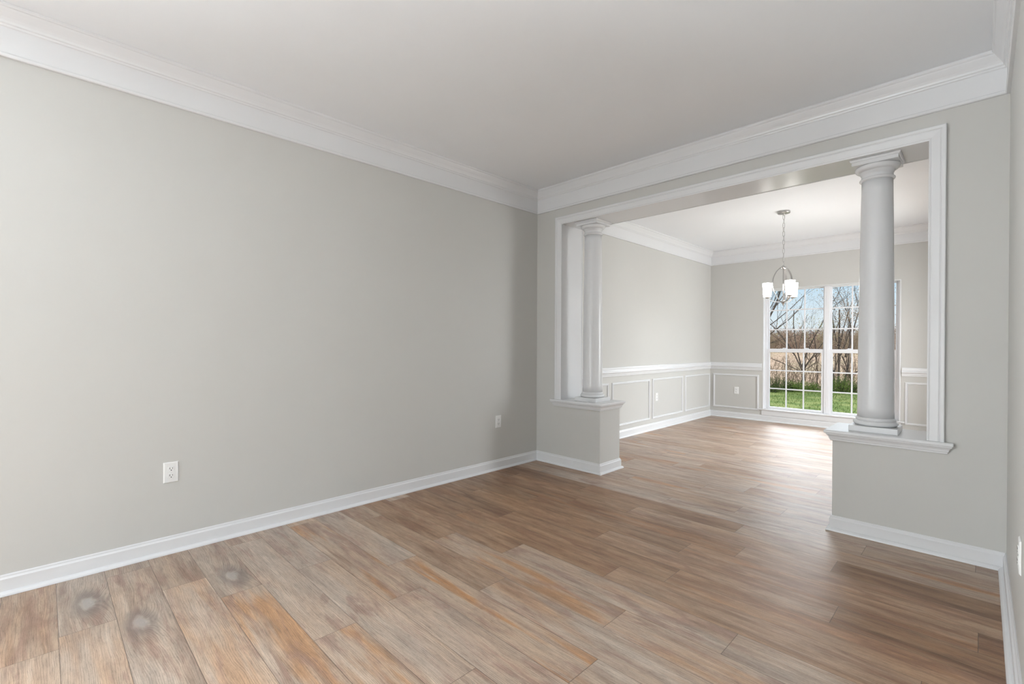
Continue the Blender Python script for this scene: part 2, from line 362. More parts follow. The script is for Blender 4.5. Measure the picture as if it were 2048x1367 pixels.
for k in range(nrow0, nrow1):
    y0 = ROW0 + k * PW; j0 = joints.get(k, pr.uniform(0, PL))
    i0 = int(math.floor((FX0 - j0) / PL)); i1 = int(math.ceil((FX1 - j0) / PL))
    for i in range(i0, i1):
        xa, xb = j0 + i * PL, j0 + (i + 1) * PL
        ca, cb = max(xa, FX0), min(xb, FX1)
        if cb - ca < 1e-3: continue
        s_ = spec.get((k, i))
        if s_ is None:
            s_ = (pr.uniform(0.1, 0.8), pr.choice((0, 0.1, 0.3, 0.8)), pr.uniform(0.15, 0.6), pr.uniform(0.86, 1.06), None)
        base = len(fv)
        fv += [(ca, y0, 0), (cb, y0, 0), (cb, y0 + PW, 0), (ca, y0 + PW, 0)]; ff.append((base, base + 1, base + 2, base + 3))
        kn_ = s_[4] or (0, 0, 0)
        sd = pr.random()
        for (uu, vv) in ((ca - xa, 0), (cb - xa, 0), (cb - xa, PW), (ca - xa, PW)):
            uv_l.append((uu, vv)); tone_l.append(s_[:3]); info_l.append((sd, PL, s_[3])); knot_l.append(kn_)
me = bpy.data.meshes.new('floor'); me.from_pydata(fv, [], ff)
uvl = me.uv_layers.new(name='plank'); uvl.data.foreach_set('uv', [c for q in uv_l for c in q])
for nm, data in (('tone', tone_l), ('info', info_l), ('knot', knot_l)):
    a = me.attributes.new(nm, 'FLOAT_VECTOR', 'CORNER'); a.data.foreach_set('vector', [c for q in data for c in q])
me.materials.append(M['floor']); fl = bpy.data.objects.new('floor', me); COL.objects.link(fl)
struct(fl, 'brown and grey wood plank floor running through both rooms')

# ------------------------------------------------------------------ walls and ceiling
struct(MB().box(-WT, HX + WT, YB - WT, YD + WT, ZC, ZC + 0.2).build('ceiling', M['ceiling']))
LY0, LY1 = -6.2, -4.5                            # unseen left window behind the camera, added to admit fill light
wl = MB(); wl.box(-WT, 0, YB - WT, LY0, 0, ZC); wl.box(-WT, 0, LY1, T, 0, ZC); wl.box(-WT, 0, LY0, LY1, 0, WZ0); wl.box(-WT, 0, LY0, LY1, WZ1, ZC)
struct(wl.build('wall_left', M['wall']))
struct(MB().box(-WT, 0, T, YD + WT, 0, ZC).build('wall_dining_left', M['wall']))
OZ = 2.383  # rough opening above the jamb boards
we = MB()
we.box(0, 0.305, 0, T, 0, ZC); we.box(0.305, XR - 0.305 + 0.005, 0, T, OZ, ZC); we.box(XR - 0.30, XR, 0, T, 0, ZC)
we.box(0.305, 0.777, 0, T, 0, 0.622); we.box(2.558, XR - 0.30, 0, T, 0, 0.622)
struct(we.build('wall_end', M['wall']), 'greige wall with the wide columned opening')
wr = MB(); wr.box(XR, XR + 0.12, FY1, T, 0, ZC); wr.box(XR, XR + 0.12, YB, FY0, 0, ZC); wr.box(XR, XR + 0.12, FY0, FY1, 2.2, ZC)
struct(wr.build('wall_right', M['wall']))
SY0, SY1, SZ0, SZ1 = 1.80, 3.60, 0.30, 2.10     # side window of the dining room, out of the photo's view
wdr = MB(); wdr.box(XR, XR + 0.12, T, SY0, 0, ZC); wdr.box(XR, XR + 0.12, SY1, YD + WT, 0, ZC); wdr.box(XR, XR + 0.12, SY0, SY1, 0, SZ0); wdr.box(XR, XR + 0.12, SY0, SY1, SZ1, ZC)
struct(wdr.build('wall_dining_right', M['wall']))
def wall_with_window(name, y0, y1, xa, xb, x0, x1, z0, z1):
    w = MB(); w.box(xa, x0, y0, y1, 0, ZC); w.box(x1, xb, y0, y1, 0, ZC); w.box(x0, x1, y0, y1, 0, z0); w.box(x0, x1, y0, y1, z1, ZC)
    return struct(w.build(name, M['wall']))
wall_with_window('wall_dining_window', YD, YD + WT, 0, XR, WX0, WX1, WZ0 - 0.002, WZ1)
wall_with_window('wall_front', YB - WT, YB, 0, XR + 0.12, WX0, WX1, WZ0 - 0.002, WZ1)
# hall behind the camera
struct(MB().box(XR + 0.12, HX, YB - WT, YB, 0, ZC).build('wall_hall_front', M['wall']))
hw_ = MB(); hw_.box(HX, HX + WT, YB - WT, -4.4, 0, ZC); hw_.box(HX, HX + WT, -2.8, -1.2, 0, ZC); hw_.box(HX, HX + WT, -4.4, -2.8, 0, 0.2); hw_.box(HX, HX + WT, -4.4, -2.8, 2.3, ZC)
struct(hw_.build('wall_hall_right', M['wall']))
struct(MB().box(XR + 0.12, HX, -1.3, -1.2, 0, ZC).build('wall_hall_back', M['wall']))

# ------------------------------------------------------------------ baseboards (one per wall run)
BB = [(0, 0.0955), (0.004, 0.0955), (0.0065, 0.0915), (0.007, 0.084), (0.0105, 0.079), (0.013, 0.076), (0.013, 0.021), (0.019, 0.0195), (0.025, 0.0155), (0.0295, 0.009), (0.031, 0.001), (0, 0.001)]
bpath = [(XR, FY1), (XR, 0), (2.558, 0), (2.558, T), (XR, T), (XR, YD), (0, YD), (0, T), (0.777, T), (0.777, 0), (0, 0), (0, YB), (XR, YB), (XR, FY0)]
bname = ['right', 'end_right', 'pedestal_right', 'dining_near_right', 'dining_right', 'dining_window', 'dining_left', 'dining_near_left', 'pedestal_left', 'end_left', 'left', 'front', 'right_front']
for mb, n in zip(sweep(bpath, BB), bname): struct(mb.build('baseboard_' + n, M['trim']))

# ------------------------------------------------------------------ crown mouldings
CR = [(0, 2.516), (0.014, 2.516), (0.018, 2.520), (0.018, 2.531), (0.013, 2.536), (0.013, 2.652), (0.019, 2.656), (0.021, 2.664), (0.027, 2.668), (0.030, 2.678), (0.037, 2.690), (0.047, 2.703), (0.056, 2.716), (0.060, 2.724), (0.066, 2.727), (0.070, 2.733), (0.070, 2.7425), (0, 2.7425)]
TN = [0]
def trim(mb, label, m='trim', **k):
    TN[0] += 1
    return struct(mb.build('trim_%d' % TN[0], M[m], **k), label)
for mb, n in zip(sweep([(XR, YB), (XR, 0), (0, 0), (0, YB)], CR, closed=True), ('right wall', 'column wall', 'left wall', 'front wall')):
    trim(mb, 'white crown moulding along the top of the ' + n)
for mb, n in zip(sweep([(XR, T), (XR, YD), (0, YD), (0, T)], CR, closed=True), ('dining right wall', 'dining window wall', 'dining left wall', 'dining side of the column wall')):
    trim(mb, 'white crown moulding along the top of the ' + n)

# ------------------------------------------------------------------ chair rail in the dining room
RL = [(0, 0.787), (0.009, 0.787), (0.013, 0.792), (0.013, 0.806), (0.018, 0.812), (0.018, 0.826), (0.030, 0.834), (0.034, 0.842), (0.031, 0.850), (0.020, 0.856), (0.016, 0.866), (0.016, 0.890), (0.012, 0.899), (0, 0.901)]
rl1 = sweep([(WX0 - 0.012, YD), (0, YD), (0, T), (0.305, T)], RL); rl2 = sweep([(3.03, T), (XR, T), (XR, SY0 - 0.02)], RL) + sweep([(XR, SY1 + 0.02), (XR, YD), (WX1 + 0.012, YD)], RL)
for mb, n in zip(rl1 + rl2, ('left of the window', 'on the dining left wall', 'beside the left jamb', 'beside the right jamb', 'on the dining right wall before the side window', 'on the dining right wall after the side window', 'right of the window')):
    trim(mb, 'white chair rail ' + n)

# picture-frame panel mouldings below the rail ----------------------
FP = [(0.0, 0.0), (0.0, 0.006), (0.004, 0.011), (0.010, 0.012), (0.014, 0.009), (0.018, 0.013), (0.023, 0.012), (0.027, 0.006), (0.027, 0.0)]   # (inset, height off the wall)
def panel(origin, du_, nrm, w, z0, z1, label, m='wall_frame'):
    o = Vector(origin); du_ = Vector(du_); nrm = Vector(nrm); mb = MB(); k = len(FP); vs_ = []
    for cu, cz, su, sz in ((0, z0, 1, 1), (w, z0, -1, 1), (w, z1, -1, -1), (0, z1, 1, -1)):
        for ins, h in FP:
            vs_.append(o + du_ * (cu + su * ins) + nrm * h + Vector((0, 0, cz + sz * ins)))
    fs = []
    for c in range(4):
        d = (c + 1) % 4
        for a in range(k): fs.append((c * k + a, c * k + (a + 1) % k, d * k + (a + 1) % k, d * k + a))
    mb.add(vs_, fs); trim(mb, label)
PZ0, PZ1 = 0.155, 0.711
for i, (a, c, n) in enumerate(((0.375, 1.315, 'nearest the column'), (1.391, 2.330, 'second from the column'), (2.404, 3.340, 'around the outlet'), (3.424, 4.359, 'in the window corner'))):
    panel((0, a, 0), (0, 1, 0), (1, 0, 0), c - a, PZ0, PZ1, 'white picture-frame moulding on the dining left wall, ' + n)
    if c < SY0 or a > SY1: panel((XR, a, 0), (0, 1, 0), (-1, 0, 0), c - a, PZ0, PZ1, 'white picture-frame moulding on the dining right wall, ' + n)
panel((0.053, YD, 0), (1, 0, 0), (0, -1, 0), 0.709, PZ0 + 0.004, PZ1 + 0.004, 'white picture-frame moulding left of the dining window')
panel((2.528, YD, 0), (1, 0, 0), (0, -1, 0), 0.75, PZ0, PZ1, 'white picture-frame moulding right of the dining window')

# ------------------------------------------------------------------ columned opening: jambs, soffit, casings, ledge caps
ZK = 0.645
JX0, JX1, JZ = 0.323, XR - 0.316, 2.363
trim(MB().box(0.303, JX0, -0.001, T + 0.001, ZK, JZ + 0.02), 'white jamb board on the left side of the opening')
trim(MB().box(JX1, XR - 0.298, -0.001, T + 0.001, ZK, JZ + 0.02), 'white jamb board on the right side of the opening')
trim(MB().box(JX0, JX1, -0.001, T + 0.001, JZ, JZ + 0.02), 'white soffit board over the opening')
CW = 0.072
# casing profile: (distance outward from the opening edge, thickness off the wall)
CP = [(-0.003, 0.0), (-0.003, 0.009), (0.003, 0.011), (0.008, 0.009), (0.012, 0.011), (0.045, 0.016), (0.050, 0.014), (0.055, 0.019), (CW - 0.004, 0.021), (CW, 0.018), (CW, 0.0)]
def casing(ysurf, sgn):
    k = len(CP); mb = MB(); vs_ = []
    for px, pz, ox, oz in ((JX0, ZK, -1, 0), (JX0, JZ, -1, 1), (JX1, JZ, 1, 1), (JX1, ZK, 1, 0)):
        for d, h in CP: vs_.append((px + ox * d, ysurf + sgn * h, pz + oz * d))
    fs = []
    for c in range(3):
        for a in range(k): fs.append((c * k + a, c * k + (a + 1) % k, (c + 1) * k + (a + 1) % k, (c + 1) * k + a))
    fs += [tuple(range(k)), tuple(reversed(range(3 * k, 4 * k)))]
    mb.add(vs_, fs); return mb
trim(casing(0, -1), 'white casing framing the columned opening')
trim(casing(T, 1), 'white casing on the dining side of the opening')
OV = 0.042
LG = [(0, 0.578), (0.010, 0.578), (0.013, 0.582), (0.013, 0.588), (0.017, 0.592), (0.019, 0.603), (0.025, 0.613), (0.031, 0.618), (0.031, 0.6245), (0, 0.6245)]
def ledge(side):
    f = (lambda x: x) if side == 'left' else (lambda x: XR - x + 0.003)
    poly = [(0.208, -OV), (0.777 + OV, -OV), (0.777 + OV, T + OV), (0.208, T + OV), (0.208, T + 0.0005), (JX0 + 0.001, T + 0.0005), (JX0 + 0.001, -0.0005), (0.208, -0.0005)]
    poly = [(f(x), y) for x, y in poly]
    trim(MB().prism(poly, 0.6245, ZK), 'white ledge board on the %s half wall' % side, bevel=0.006, seg=3)
    path = [(0.246, T - 0.03), (0.246, T), (0.777, T), (0.777, 0), (0.246, 0), (0.246, 0.03)]
    if side == 'left':
        segs = sweep(path, LG)
    else:
        path = [(f(x), y) for x, y in reversed(path)]; segs = sweep(path, LG)
    mb = MB()
    for s in segs: mb.add(s.v, s.f)
    trim(mb, 'white cove moulding under the %s ledge' % side)
ledge('left'); ledge('right')

# ------------------------------------------------------------------ columns
def make_column(cx, label):
    cy = T / 2 - 0.002
    c = thing('column', (cx, cy, ZK), label, 'column', 'white columns in the opening'); c['kind'] = 'thing'
    hp = 0.122
    MB().box(-hp, hp, -hp, hp, 0.0, 0.036).build('plinth', M['trim'], c, bevel=0.002)
    prof = []
    for a in range(0, 13):
        t = -math.pi / 2 + math.pi * a / 12
        prof.append((0.098 + 0.018 * math.cos(t), 0.052 + 0.016 * math.sin(t)))
    prof = [(0.09, 0.036)] + prof + [(0.103, 0.070), (0.103, 0.077), (0.099, 0.081), (0.096, 0.088)]
    MB().lathe(prof, 0, 0, 64).build('column_base', M['trim'], c)
    z0, z1 = 0.088, 1.590
    prof = []
    for a in range(25):
        t = a / 24
        r = 0.0945 - (0.0945 - 0.0805) * (t ** 1.5)
        prof.append((r, z0 + (z1 - z0) * t))
    prof[0] = (0.0955, z0)
    MB().lathe(prof, 0, 0, 64).build('shaft', M['trim'], c)
    # capital: astragal, neck, fillets, echinus
    prof = [(0.080, 1.588), (0.084, 1.589)]
    for a in range(0, 9):
        t = -math.pi / 2 + math.pi * a / 8
        prof.append((0.0845 + 0.0075 * math.cos(t), 1.598 + 0.0075 * math.sin(t)))
    prof += [(0.083, 1.6065), (0.082, 1.612), (0.082, 1.632), (0.0865, 1.634), (0.0865, 1.640), (0.090, 1.642), (0.090, 1.648)]
    for a in range(1, 9):
        t = a / 8
        prof.append((0.090 + 0.026 * math.sin(t * math.pi / 2), 1.648 + 0.026 * (1 - math.cos(t * math.pi / 2))))
    prof += [(0.115, 1.677), (0.110, 1.681)]
    MB().lathe(prof, 0, 0, 64).build('capital', M['trim'], c)
    ab = MB(); h = 0.116; ab.box(-h, h, -h, h, 1.680, 1.701)
    lv = [(h + 0.001, 1.701), (h + 0.006, 1.703), (h + 0.007, 1.707), (h + 0.010, 1.711), (h + 0.010, 1.7165)]
    vs_ = []
    for hh_, z in lv: vs_ += [(-hh_, -hh_, z), (hh_, -hh_, z), (hh_, hh_, z), (-hh_, hh_, z)]
    fs = [(i * 4 + k, i * 4 + (k + 1) % 4, (i + 1) * 4 + (k + 1) % 4, (i + 1) * 4 + k) for i in range(len(lv) - 1) for k in range(4)] + [(3, 2, 1, 0), tuple(range(len(lv) * 4 - 4, len(lv) * 4))]
    ab.add(vs_, fs); ab.build('abacus', M['trim'], c)
    return c
make_column(0.578, 'white round column on the half wall nearer the left wall')
make_column(2.757, 'white round column in front of the dining window')

# ------------------------------------------------------------------ electrical outlets
def make_outlet(loc, rz, label):
    o = thing('electrical_outlet', loc, label, 'outlet', 'white duplex outlets')
    o.rotation_euler = (0, 0, rz)       # local: plate in XZ, facing -Y
    w, h, t = 0.0355, 0.0575, 0.006
    pl = MB(); ins = 0.004
    vs_ = [(-w, -0.0005, -h), (w, -0.0005, -h), (w, -0.0005, h), (-w, -0.0005, h), (-w, -0.002, -h), (w, -0.002, -h), (w, -0.002, h), (-w, -0.002, h),
           (-w + ins, -t, -h + ins), (w - ins, -t, -h + ins), (w - ins, -t, h - ins), (-w + ins, -t, h - ins)]
    fs = [(0, 3, 2, 1), (8, 9, 10, 11)] + [(i, (i + 1) % 4, 4 + (i + 1) % 4, 4 + i) for i in range(4)] + [(4 + i, 4 + (i + 1) % 4, 8 + (i + 1) % 4, 8 + i) for i in range(4)]
    pl.add(vs_, fs); pl.build('cover_plate', M['plate'], o)
    for s in (1, -1):
        zc_ = s * 0.0195; fc = MB(); n = 24; ring = []
        for k in range(n):
            a = 2 * math.pi * k / n
            x, z = 0.0172 * math.cos(a), 0.0172 * math.sin(a)
            z = max(-0.0135, min(0.0135, z)); ring.append((x, z))
        fc.add([(x, -t + 0.001, zc_ + z) for x, z in ring] + [(x, -t - 0.0015, zc_ + z) for x, z in ring] + [(x * 0.93, -t - 0.0022, zc_ + z * 0.93) for x, z in ring],
               [(i, (i + 1) % n, n + (i + 1) % n, n + i) for i in range(n)] + [(n + i, n + (i + 1) % n, 2 * n + (i + 1) % n, 2 * n + i) for i in range(n)] + [tuple(range(2 * n, 3 * n))])
        rc = fc.build('receptacle', M['plate'], o)
        y1 = -t - 0.0028
        MB().box(-0.0078, -0.0054, y1, y1 + 0.002, zc_ - 0.001, zc_ + 0.0085).build('slot', M['slot'], rc)
        MB().box(0.0054, 0.0074, y1, y1 + 0.002, zc_ + 0.0, zc_ + 0.0078).build('slot', M['slot'], rc)
        g = MB(); nn = 14
        g.add([(0.0028 * math.cos(2 * math.pi * k / nn), yy, zc_ - 0.0072 + 0.0028 * math.sin(2 * math.pi * k / nn)) for yy in (y1, y1 + 0.002) for k in range(nn)],
              [tuple(range(nn))] + [(i, (i + 1) % nn, nn + (i + 1) % nn, nn + i) for i in range(nn)])
        g.build('ground_hole', M['slot'], rc)
    sc = MB(); nn = 14
    sc.add([(0.003 * math.cos(2 * math.pi * k / nn), yy, 0.003 * math.sin(2 * math.pi * k / nn)) for yy in (-t - 0.001, -t + 0.001) for k in range(nn)],
           [tuple(range(nn))] + [(i, (i + 1) % nn, nn + (i + 1) % nn, nn + i) for i in range(nn)])
    sc.build('screw', M['screw'], o)
    return o
HP = math.pi / 2
make_outlet((0, -3.0915, 0.4545), HP, 'white outlet low on the plain left wall, nearest the camera')
make_outlet((0, -0.544, 0.451), HP, 'white outlet on the left wall near the column corner')
make_outlet((0, 2.530, 0.449), HP, 'small white outlet inside a panel frame on the dining left wall')
make_outlet((0.4245, YD, 0.451), 0, 'white outlet in the panel left of the dining window')
make_outlet((XR, -1.240, 0.4725), -HP, 'white outlet plate seen edge-on on the right wall')

# ------------------------------------------------------------------ windows
def make_window(n, yface, sgn, label, x0=WX0, x1=WX1, detail=True):
    """twin double-hung window; sgn=+1: outside lies towards +y"""
    y = lambda d: yface + sgn * d
    def bx(mb, xa, xb, da, db, za, zb):
        ya, yb = sorted((y(da), y(db))); mb.box(xa, xb, ya, yb, za, zb); return mb
    w = bpy.data.objects.new('window_%d' % n, None); COL.objects.link(w); struct(w, label)
    z0, z1 = WZ0, WZ1; xm = (x0 + x1) / 2
    lin = MB()   # returns around the opening
    bx(lin, x0, x0 + 0.012, -0.003, 0.06, z0, z1); bx(lin, x1 - 0.012, x1, -0.003, 0.06, z0, z1); bx(lin, x0 + 0.012, x1 - 0.012, -0.003, 0.06, z1 - 0.010, z1)
    lin.build('reveal', M['trim'], w, bevel=0.001)
    fr = MB()
    bx(fr, x0 + 0.001, x0 + 0.042, 0.06, 0.15, z0, z1); bx(fr, x1 - 0.042, x1 - 0.001, 0.06, 0.15, z0, z1)
    bx(fr, x0 + 0.042, x1 - 0.042, 0.06, 0.15, z1 - 0.016, z1); bx(fr, x0 + 0.042, x1 - 0.042, 0.06, 0.15, z0, z0 + 0.022)
    bx(fr, xm - 0.032, xm + 0.032, 0.055, 0.15, z0 + 0.022, z1 - 0.016)
    fr.build('frame', M['vinyl'], w, bevel=0.0015)
    bx(MB(), xm - 0.003, xm + 0.003, 0.0525, 0.056, z0 + 0.005, z1 - 0.012).build('mullion_strip', M['vinyl'], w)
    for (a, c) in ((x0 + 0.042, xm - 0.032), (xm + 0.032, x1 - 0.042)):
        # upper sash (outer track), lower sash (inner track)
        for nm, za, zb, da, db, st, rt, rb in (('upper_sash', 1.092, z1 - 0.016, 0.105, 0.135, 0.020, 0.012, 0.034), ('lower_sash', z0 + 0.022, 1.130, 0.068, 0.100, 0.034, 0.052, 0.030)):
            s = MB()
            bx(s, a, a + st, da, db, za, zb); bx(s, c - st, c, da, db, za, zb)
            bx(s, a + st, c - st, da, db, zb - rt, zb); bx(s, a + st, c - st, da, db, za, za + rb)
            so = s.build(nm, M['vinyl'], w, bevel=0.002)
            ga, gb, gza, gzb = a + st, c - st, za + rb, zb - rt; dm = (da + db) / 2
            bx(MB(), ga - 0.004, gb + 0.004, dm - 0.002, dm + 0.002, gza - 0.004, gzb + 0.004).build('glass_pane', M['glass'], so)
            mt = MB(); q = 0.0085
            for i in (1, 2):
                xx = ga + (gb - ga) * i / 3; bx(mt, xx - q, xx + q, dm - 0.007, dm + 0.007, gza, gzb)
            for i in (1, 2):
                zz = gza + (gzb - gza) * i / 3; bx(mt, ga, gb, dm - 0.0068, dm + 0.0068, zz - q, zz + q)
            mt.build('muntins', M['vinyl'], so)
        for xx in (a + (c - a) * 0.30, a + (c - a) * 0.70):
            lk = MB(); bx(lk, xx - 0.028, xx + 0.028, 0.080, 0.104, 1.130, 1.136)
            ctr = (xx - 0.004, y(0.092)); lk.lathe([(0.011, 1.136), (0.011, 1.143), (0.008, 1.146)], ctr[0], ctr[1], 16)
            lk.bar([(xx - 0.004, y(0.092), 1.142), (xx + 0.016, y(0.078), 1.142), (xx + 0.030, y(0.074), 1.140)], (0, 0, 1), 0.007, 0.008)
            lk.build('sash_lock', M['vinyl'], w)
    # stool with horns and apron
    st = MB(); yf = -0.030; a0, a1 = sorted((y(yf), y(-0.0005))); b0, b1 = sorted((y(-0.0005), y(0.06)))
    poly = [(x0 - 0.045, y(yf)), (x1 + 0.045, y(yf)), (x1 + 0.045, y(-0.0005)), (x1, y(-0.0005)), (x1, y(0.06)), (x0, y(0.06)), (x0, y(-0.0005)), (x0 - 0.045, y(-0.0005))]
    st.prism(poly, z0 - 0.004, z0 + 0.015); st.build('stool', M['trim'], w, bevel=0.005, seg=3)
    ap = MB(); bx(ap, x0 - 0.012, x1 + 0.012, -0.014, -0.0005, 0.0965, z0 - 0.005); ap.build('apron', M['trim'], w, bevel=0.003)
    return w
make_window(1, YD, 1, 'white twin double-hung window with grilles looking onto the lawn')
make_window(2, YB, -1, 'white twin window in the front wall')
hw = bpy.data.objects.new('window_3', None); COL.objects.link(hw); struct(hw, 'white framed hall window')
hf = MB(); hf.box(HX, HX + 0.1, -4.4, -4.34, 0.2, 2.3); hf.box(HX, HX + 0.1, -2.86, -2.8, 0.2, 2.3); hf.box(HX, HX + 0.1, -4.34, -2.86, 2.24, 2.3); hf.box(HX, HX + 0.1, -4.34, -2.86, 0.2, 0.26); hf.box(HX, HX + 0.1, -3.63, -3.57, 0.26, 2.24)
hf.build('frame', M['vinyl'], hw); MB().box(HX + 0.05, HX + 0.055, -4.35, -2.85, 0.25, 2.25).build('glass_pane', M['glass'], hw)
sw = bpy.data.objects.new('window_4', None); COL.objects.link(sw); struct(sw, 'white framed side window of the dining room')
sf = MB(); a_, b_ = XR + 0.03, XR + 0.11
sf.box(a_, b_, SY0, SY0 + 0.05, SZ0, SZ1); sf.box(a_, b_, SY1 - 0.05, SY1, SZ0, SZ1); sf.box(a_, b_, SY0 + 0.05, SY1 - 0.05, SZ1 - 0.05, SZ1); sf.box(a_, b_, SY0 + 0.05, SY1 - 0.05, SZ0, SZ0 + 0.05); sf.box(a_, b_, 2.67, 2.73, SZ0 + 0.05, SZ1 - 0.05)
sf.build('frame', M['vinyl'], sw); MB().box(XR + 0.07, XR + 0.075, SY0 + 0.04, SY1 - 0.04, SZ0 + 0.04, SZ1 - 0.04).build('glass_pane', M['glass'], sw)
lw_ = bpy.data.objects.new('window_5', None); COL.objects.link(lw_); struct(lw_, 'added white framed window in the left wall behind the camera')  # unseen window, put in so the left fill lamp can shine through
lf = MB(); a_, b_ = -0.12, -0.05
lf.box(a_, b_, LY0, LY0 + 0.05, WZ0, WZ1); lf.box(a_, b_, LY1 - 0.05, LY1, WZ0, WZ1); lf.box(a_, b_, LY0 + 0.05, LY1 - 0.05, WZ1 - 0.05, WZ1); lf.box(a_, b_, LY0 + 0.05, LY1 - 0.05, WZ0, WZ0 + 0.05); lf.box(a_, b_, -5.38, -5.32, WZ0 + 0.05, WZ1 - 0.05)
lf.build('frame', M['vinyl'], lw_); MB().box(-0.085, -0.08, LY0 + 0.04, LY1 - 0.04, WZ0 + 0.04, WZ1 - 0.04).build('glass_pane', M['glass'], lw_)
# casing of the hall opening
ho = MB()
for xa, xb in ((XR - 0.018, XR - 0.0005),):
    ho.box(xa, xb, FY1 - 0.002, FY1 + 0.075, 0, 2.275); ho.box(xa, xb, FY0 - 0.075, FY0 + 0.002, 0, 2.275); ho.box(xa, xb, FY0 + 0.002, FY1 - 0.002, 2.2, 2.275)
trim(ho, 'white casing of the hall opening', bevel=0.003)

# ------------------------------------------------------------------ chandelier
CX, CY = 1.600, 2.503
ch = thing('chandelier', (CX, CY, ZC), 'brushed nickel chandelier with three lit white glass shades hanging on a chain', 'chandelier')
zz = lambda z: z - ZC
canopy = MB().lathe([(0.064, -0.0005), (0.066, -0.004), (0.066, -0.018), (0.062, -0.025), (0.030, -0.028), (0.012, -0.030), (0.010, -0.042), (0.004, -0.046)], 0, 0, 40).build('canopy', M['nickel'], ch)
chain_top, chain_bot = -0.040, zz(2.112)
nl = 12; pitch = (chain_top - chain_bot) / nl
for i in range(nl):
    zc_ = chain_top - pitch * (i + 0.5); lk = MB(); pts = []
    hl, hw_ = pitch * 0.5 + 0.004, 0.0105; ns = 20
    for k in range(ns + 1):
        a = 2 * math.pi * k / ns
        ca_, sa_ = math.cos(a), math.sin(a)
        zq = zc_ + (hl - hw_) * (1 if sa_ >= 0 else -1) * min(1, abs(sa_) * 3) + hw_ * sa_; xq = hw_ * ca_
        pts.append((xq * math.cos(0.5), xq * math.sin(0.5), zq) if i % 2 == 0 else (-xq * math.sin(0.5), xq * math.cos(0.5), zq))
    lk.tube(pts, 0.0019, 6, cap=False); lk.build('chain_link', M['nickel'], ch)
cd = MB(); pts = []
for k in range(41):
    t = k / 40; pts.append((0.008 * math.sin(t * 17), 0.008 * math.cos(t * 13), chain_top + (chain_bot - chain_top) * t))
cd.tube(pts, 0.0018, 6); cd.build('cord', M['screw'], ch)
MB().lathe([(0.004, zz(2.120)), (0.010, zz(2.114)), (0.012, zz(2.106)), (0.034, zz(2.096)), (0.036, zz(2.086)), (0.030, zz(2.078)), (0.010, zz(2.070))], 0, 0, 32).build('top_hub', M['nickel'], ch)
MB().lathe([(0.0065, zz(2.075)), (0.0065, zz(1.70))], 0, 0, 20).build('rod', M['nickel'], ch)
MB().lathe([(0.010, zz(1.712)), (0.022, zz(1.706)), (0.026, zz(1.700)), (0.026, zz(1.686)), (0.018, zz(1.678)), (0.010, zz(1.664)), (0.006, zz(1.650)), (0.001, zz(1.640))], 0, 0, 32).build('bottom_hub', M['nickel'], ch)
base_az = math.radians(15.0)
for deg in (195, 318, 75):
    a = base_az + math.radians(deg); d = Vector((math.cos(a), math.sin(a), 0)); side = Vector((-d.y, d.x, 0)); pts = []; ws = []
    for k in range(25):
        t = k / 24
        z = 2.090 - (2.090 - 1.690) * t
        r = 0.026 + 0.086 * (math.sin(math.pi * (t ** 0.85)) ** 0.8 if 0 < t < 1 else 0)
        pts.append((d.x * r, d.y * r, zz(z))); ws.append(0.024 - 0.010 * t)
    MB().bar(pts, side, ws, 0.005).build('band', M['nickel'], ch)
for deg in (173, 293, 53):
    a = base_az + math.radians(deg); d = Vector((math.cos(a), math.sin(a), 0)); side = Vector((-d.y, d.x, 0)); pts = []
    for k in range(15):
        t = k / 14
        r = 0.020 + 0.146 * t; z = 1.692 + 0.050 * t ** 2.6
        pts.append((d.x * r, d.y * r, zz(z)))
    arm = MB().bar(pts, side, 0.013, 0.010).build('arm', M['nickel'], ch)
    px, py = d.x * 0.166, d.y * 0.166
    MB().lathe([(0.006, zz(1.738)), (0.026, zz(1.747)), (0.028, zz(1.751)), (0.028, zz(1.757))], px, py, 28).build('shade_holder', M['nickel'], ch)
    # square flared glass shade, corner turned outwards to the viewer
    sh = MB(); rings = []
    for z, hs in ((1.757, 0.030), (1.800, 0.0318), (1.850, 0.0340), (1.895, 0.0362), (1.920, 0.0378), (1.918, 0.0340), (1.850, 0.030), (1.764, 0.026)):
        rr = []; rc = hs * 0.12
        for q in range(4):
            for s_ in range(5):
                aa = math.pi / 2 * q + math.pi / 2 * s_ / 4
                cx_ = (hs - rc) * (1 if q in (0, 3) else -1); cy_ = (hs - rc) * (1 if q in (0, 1) else -1)
                x, y_ = cx_ + rc * math.cos(aa), cy_ + rc * math.sin(aa)
                rot = base_az + math.radians(45)
                rr.append((px + x * math.cos(rot) - y_ * math.sin(rot), py + x * math.sin(rot) + y_ * math.cos(rot), zz(z)))
        rings.append(rr)
    n_ = 20
    sh.add([v for r_ in rings for v in r_], [(i * n_ + k, i * n_ + (k + 1) % n_, (i + 1) * n_ + (k + 1) % n_, (i + 1) * n_ + k) for i in range(len(rings) - 1) for k in range(n_)] + [tuple(reversed(range(n_))), tuple(range((len(rings) - 1) * n_, len(rings) * n_))], True)
    so = sh.build('lamp_shade', M['shade'], ch)
    MB().lathe([(0.008, zz(1.764)), (0.010, zz(1.79)), (0.020, zz(1.82)), (0.022, zz(1.835)), (0.016, zz(1.852)), (0.003, zz(1.858))], px, py, 16).build('bulb', M['shade'], so)

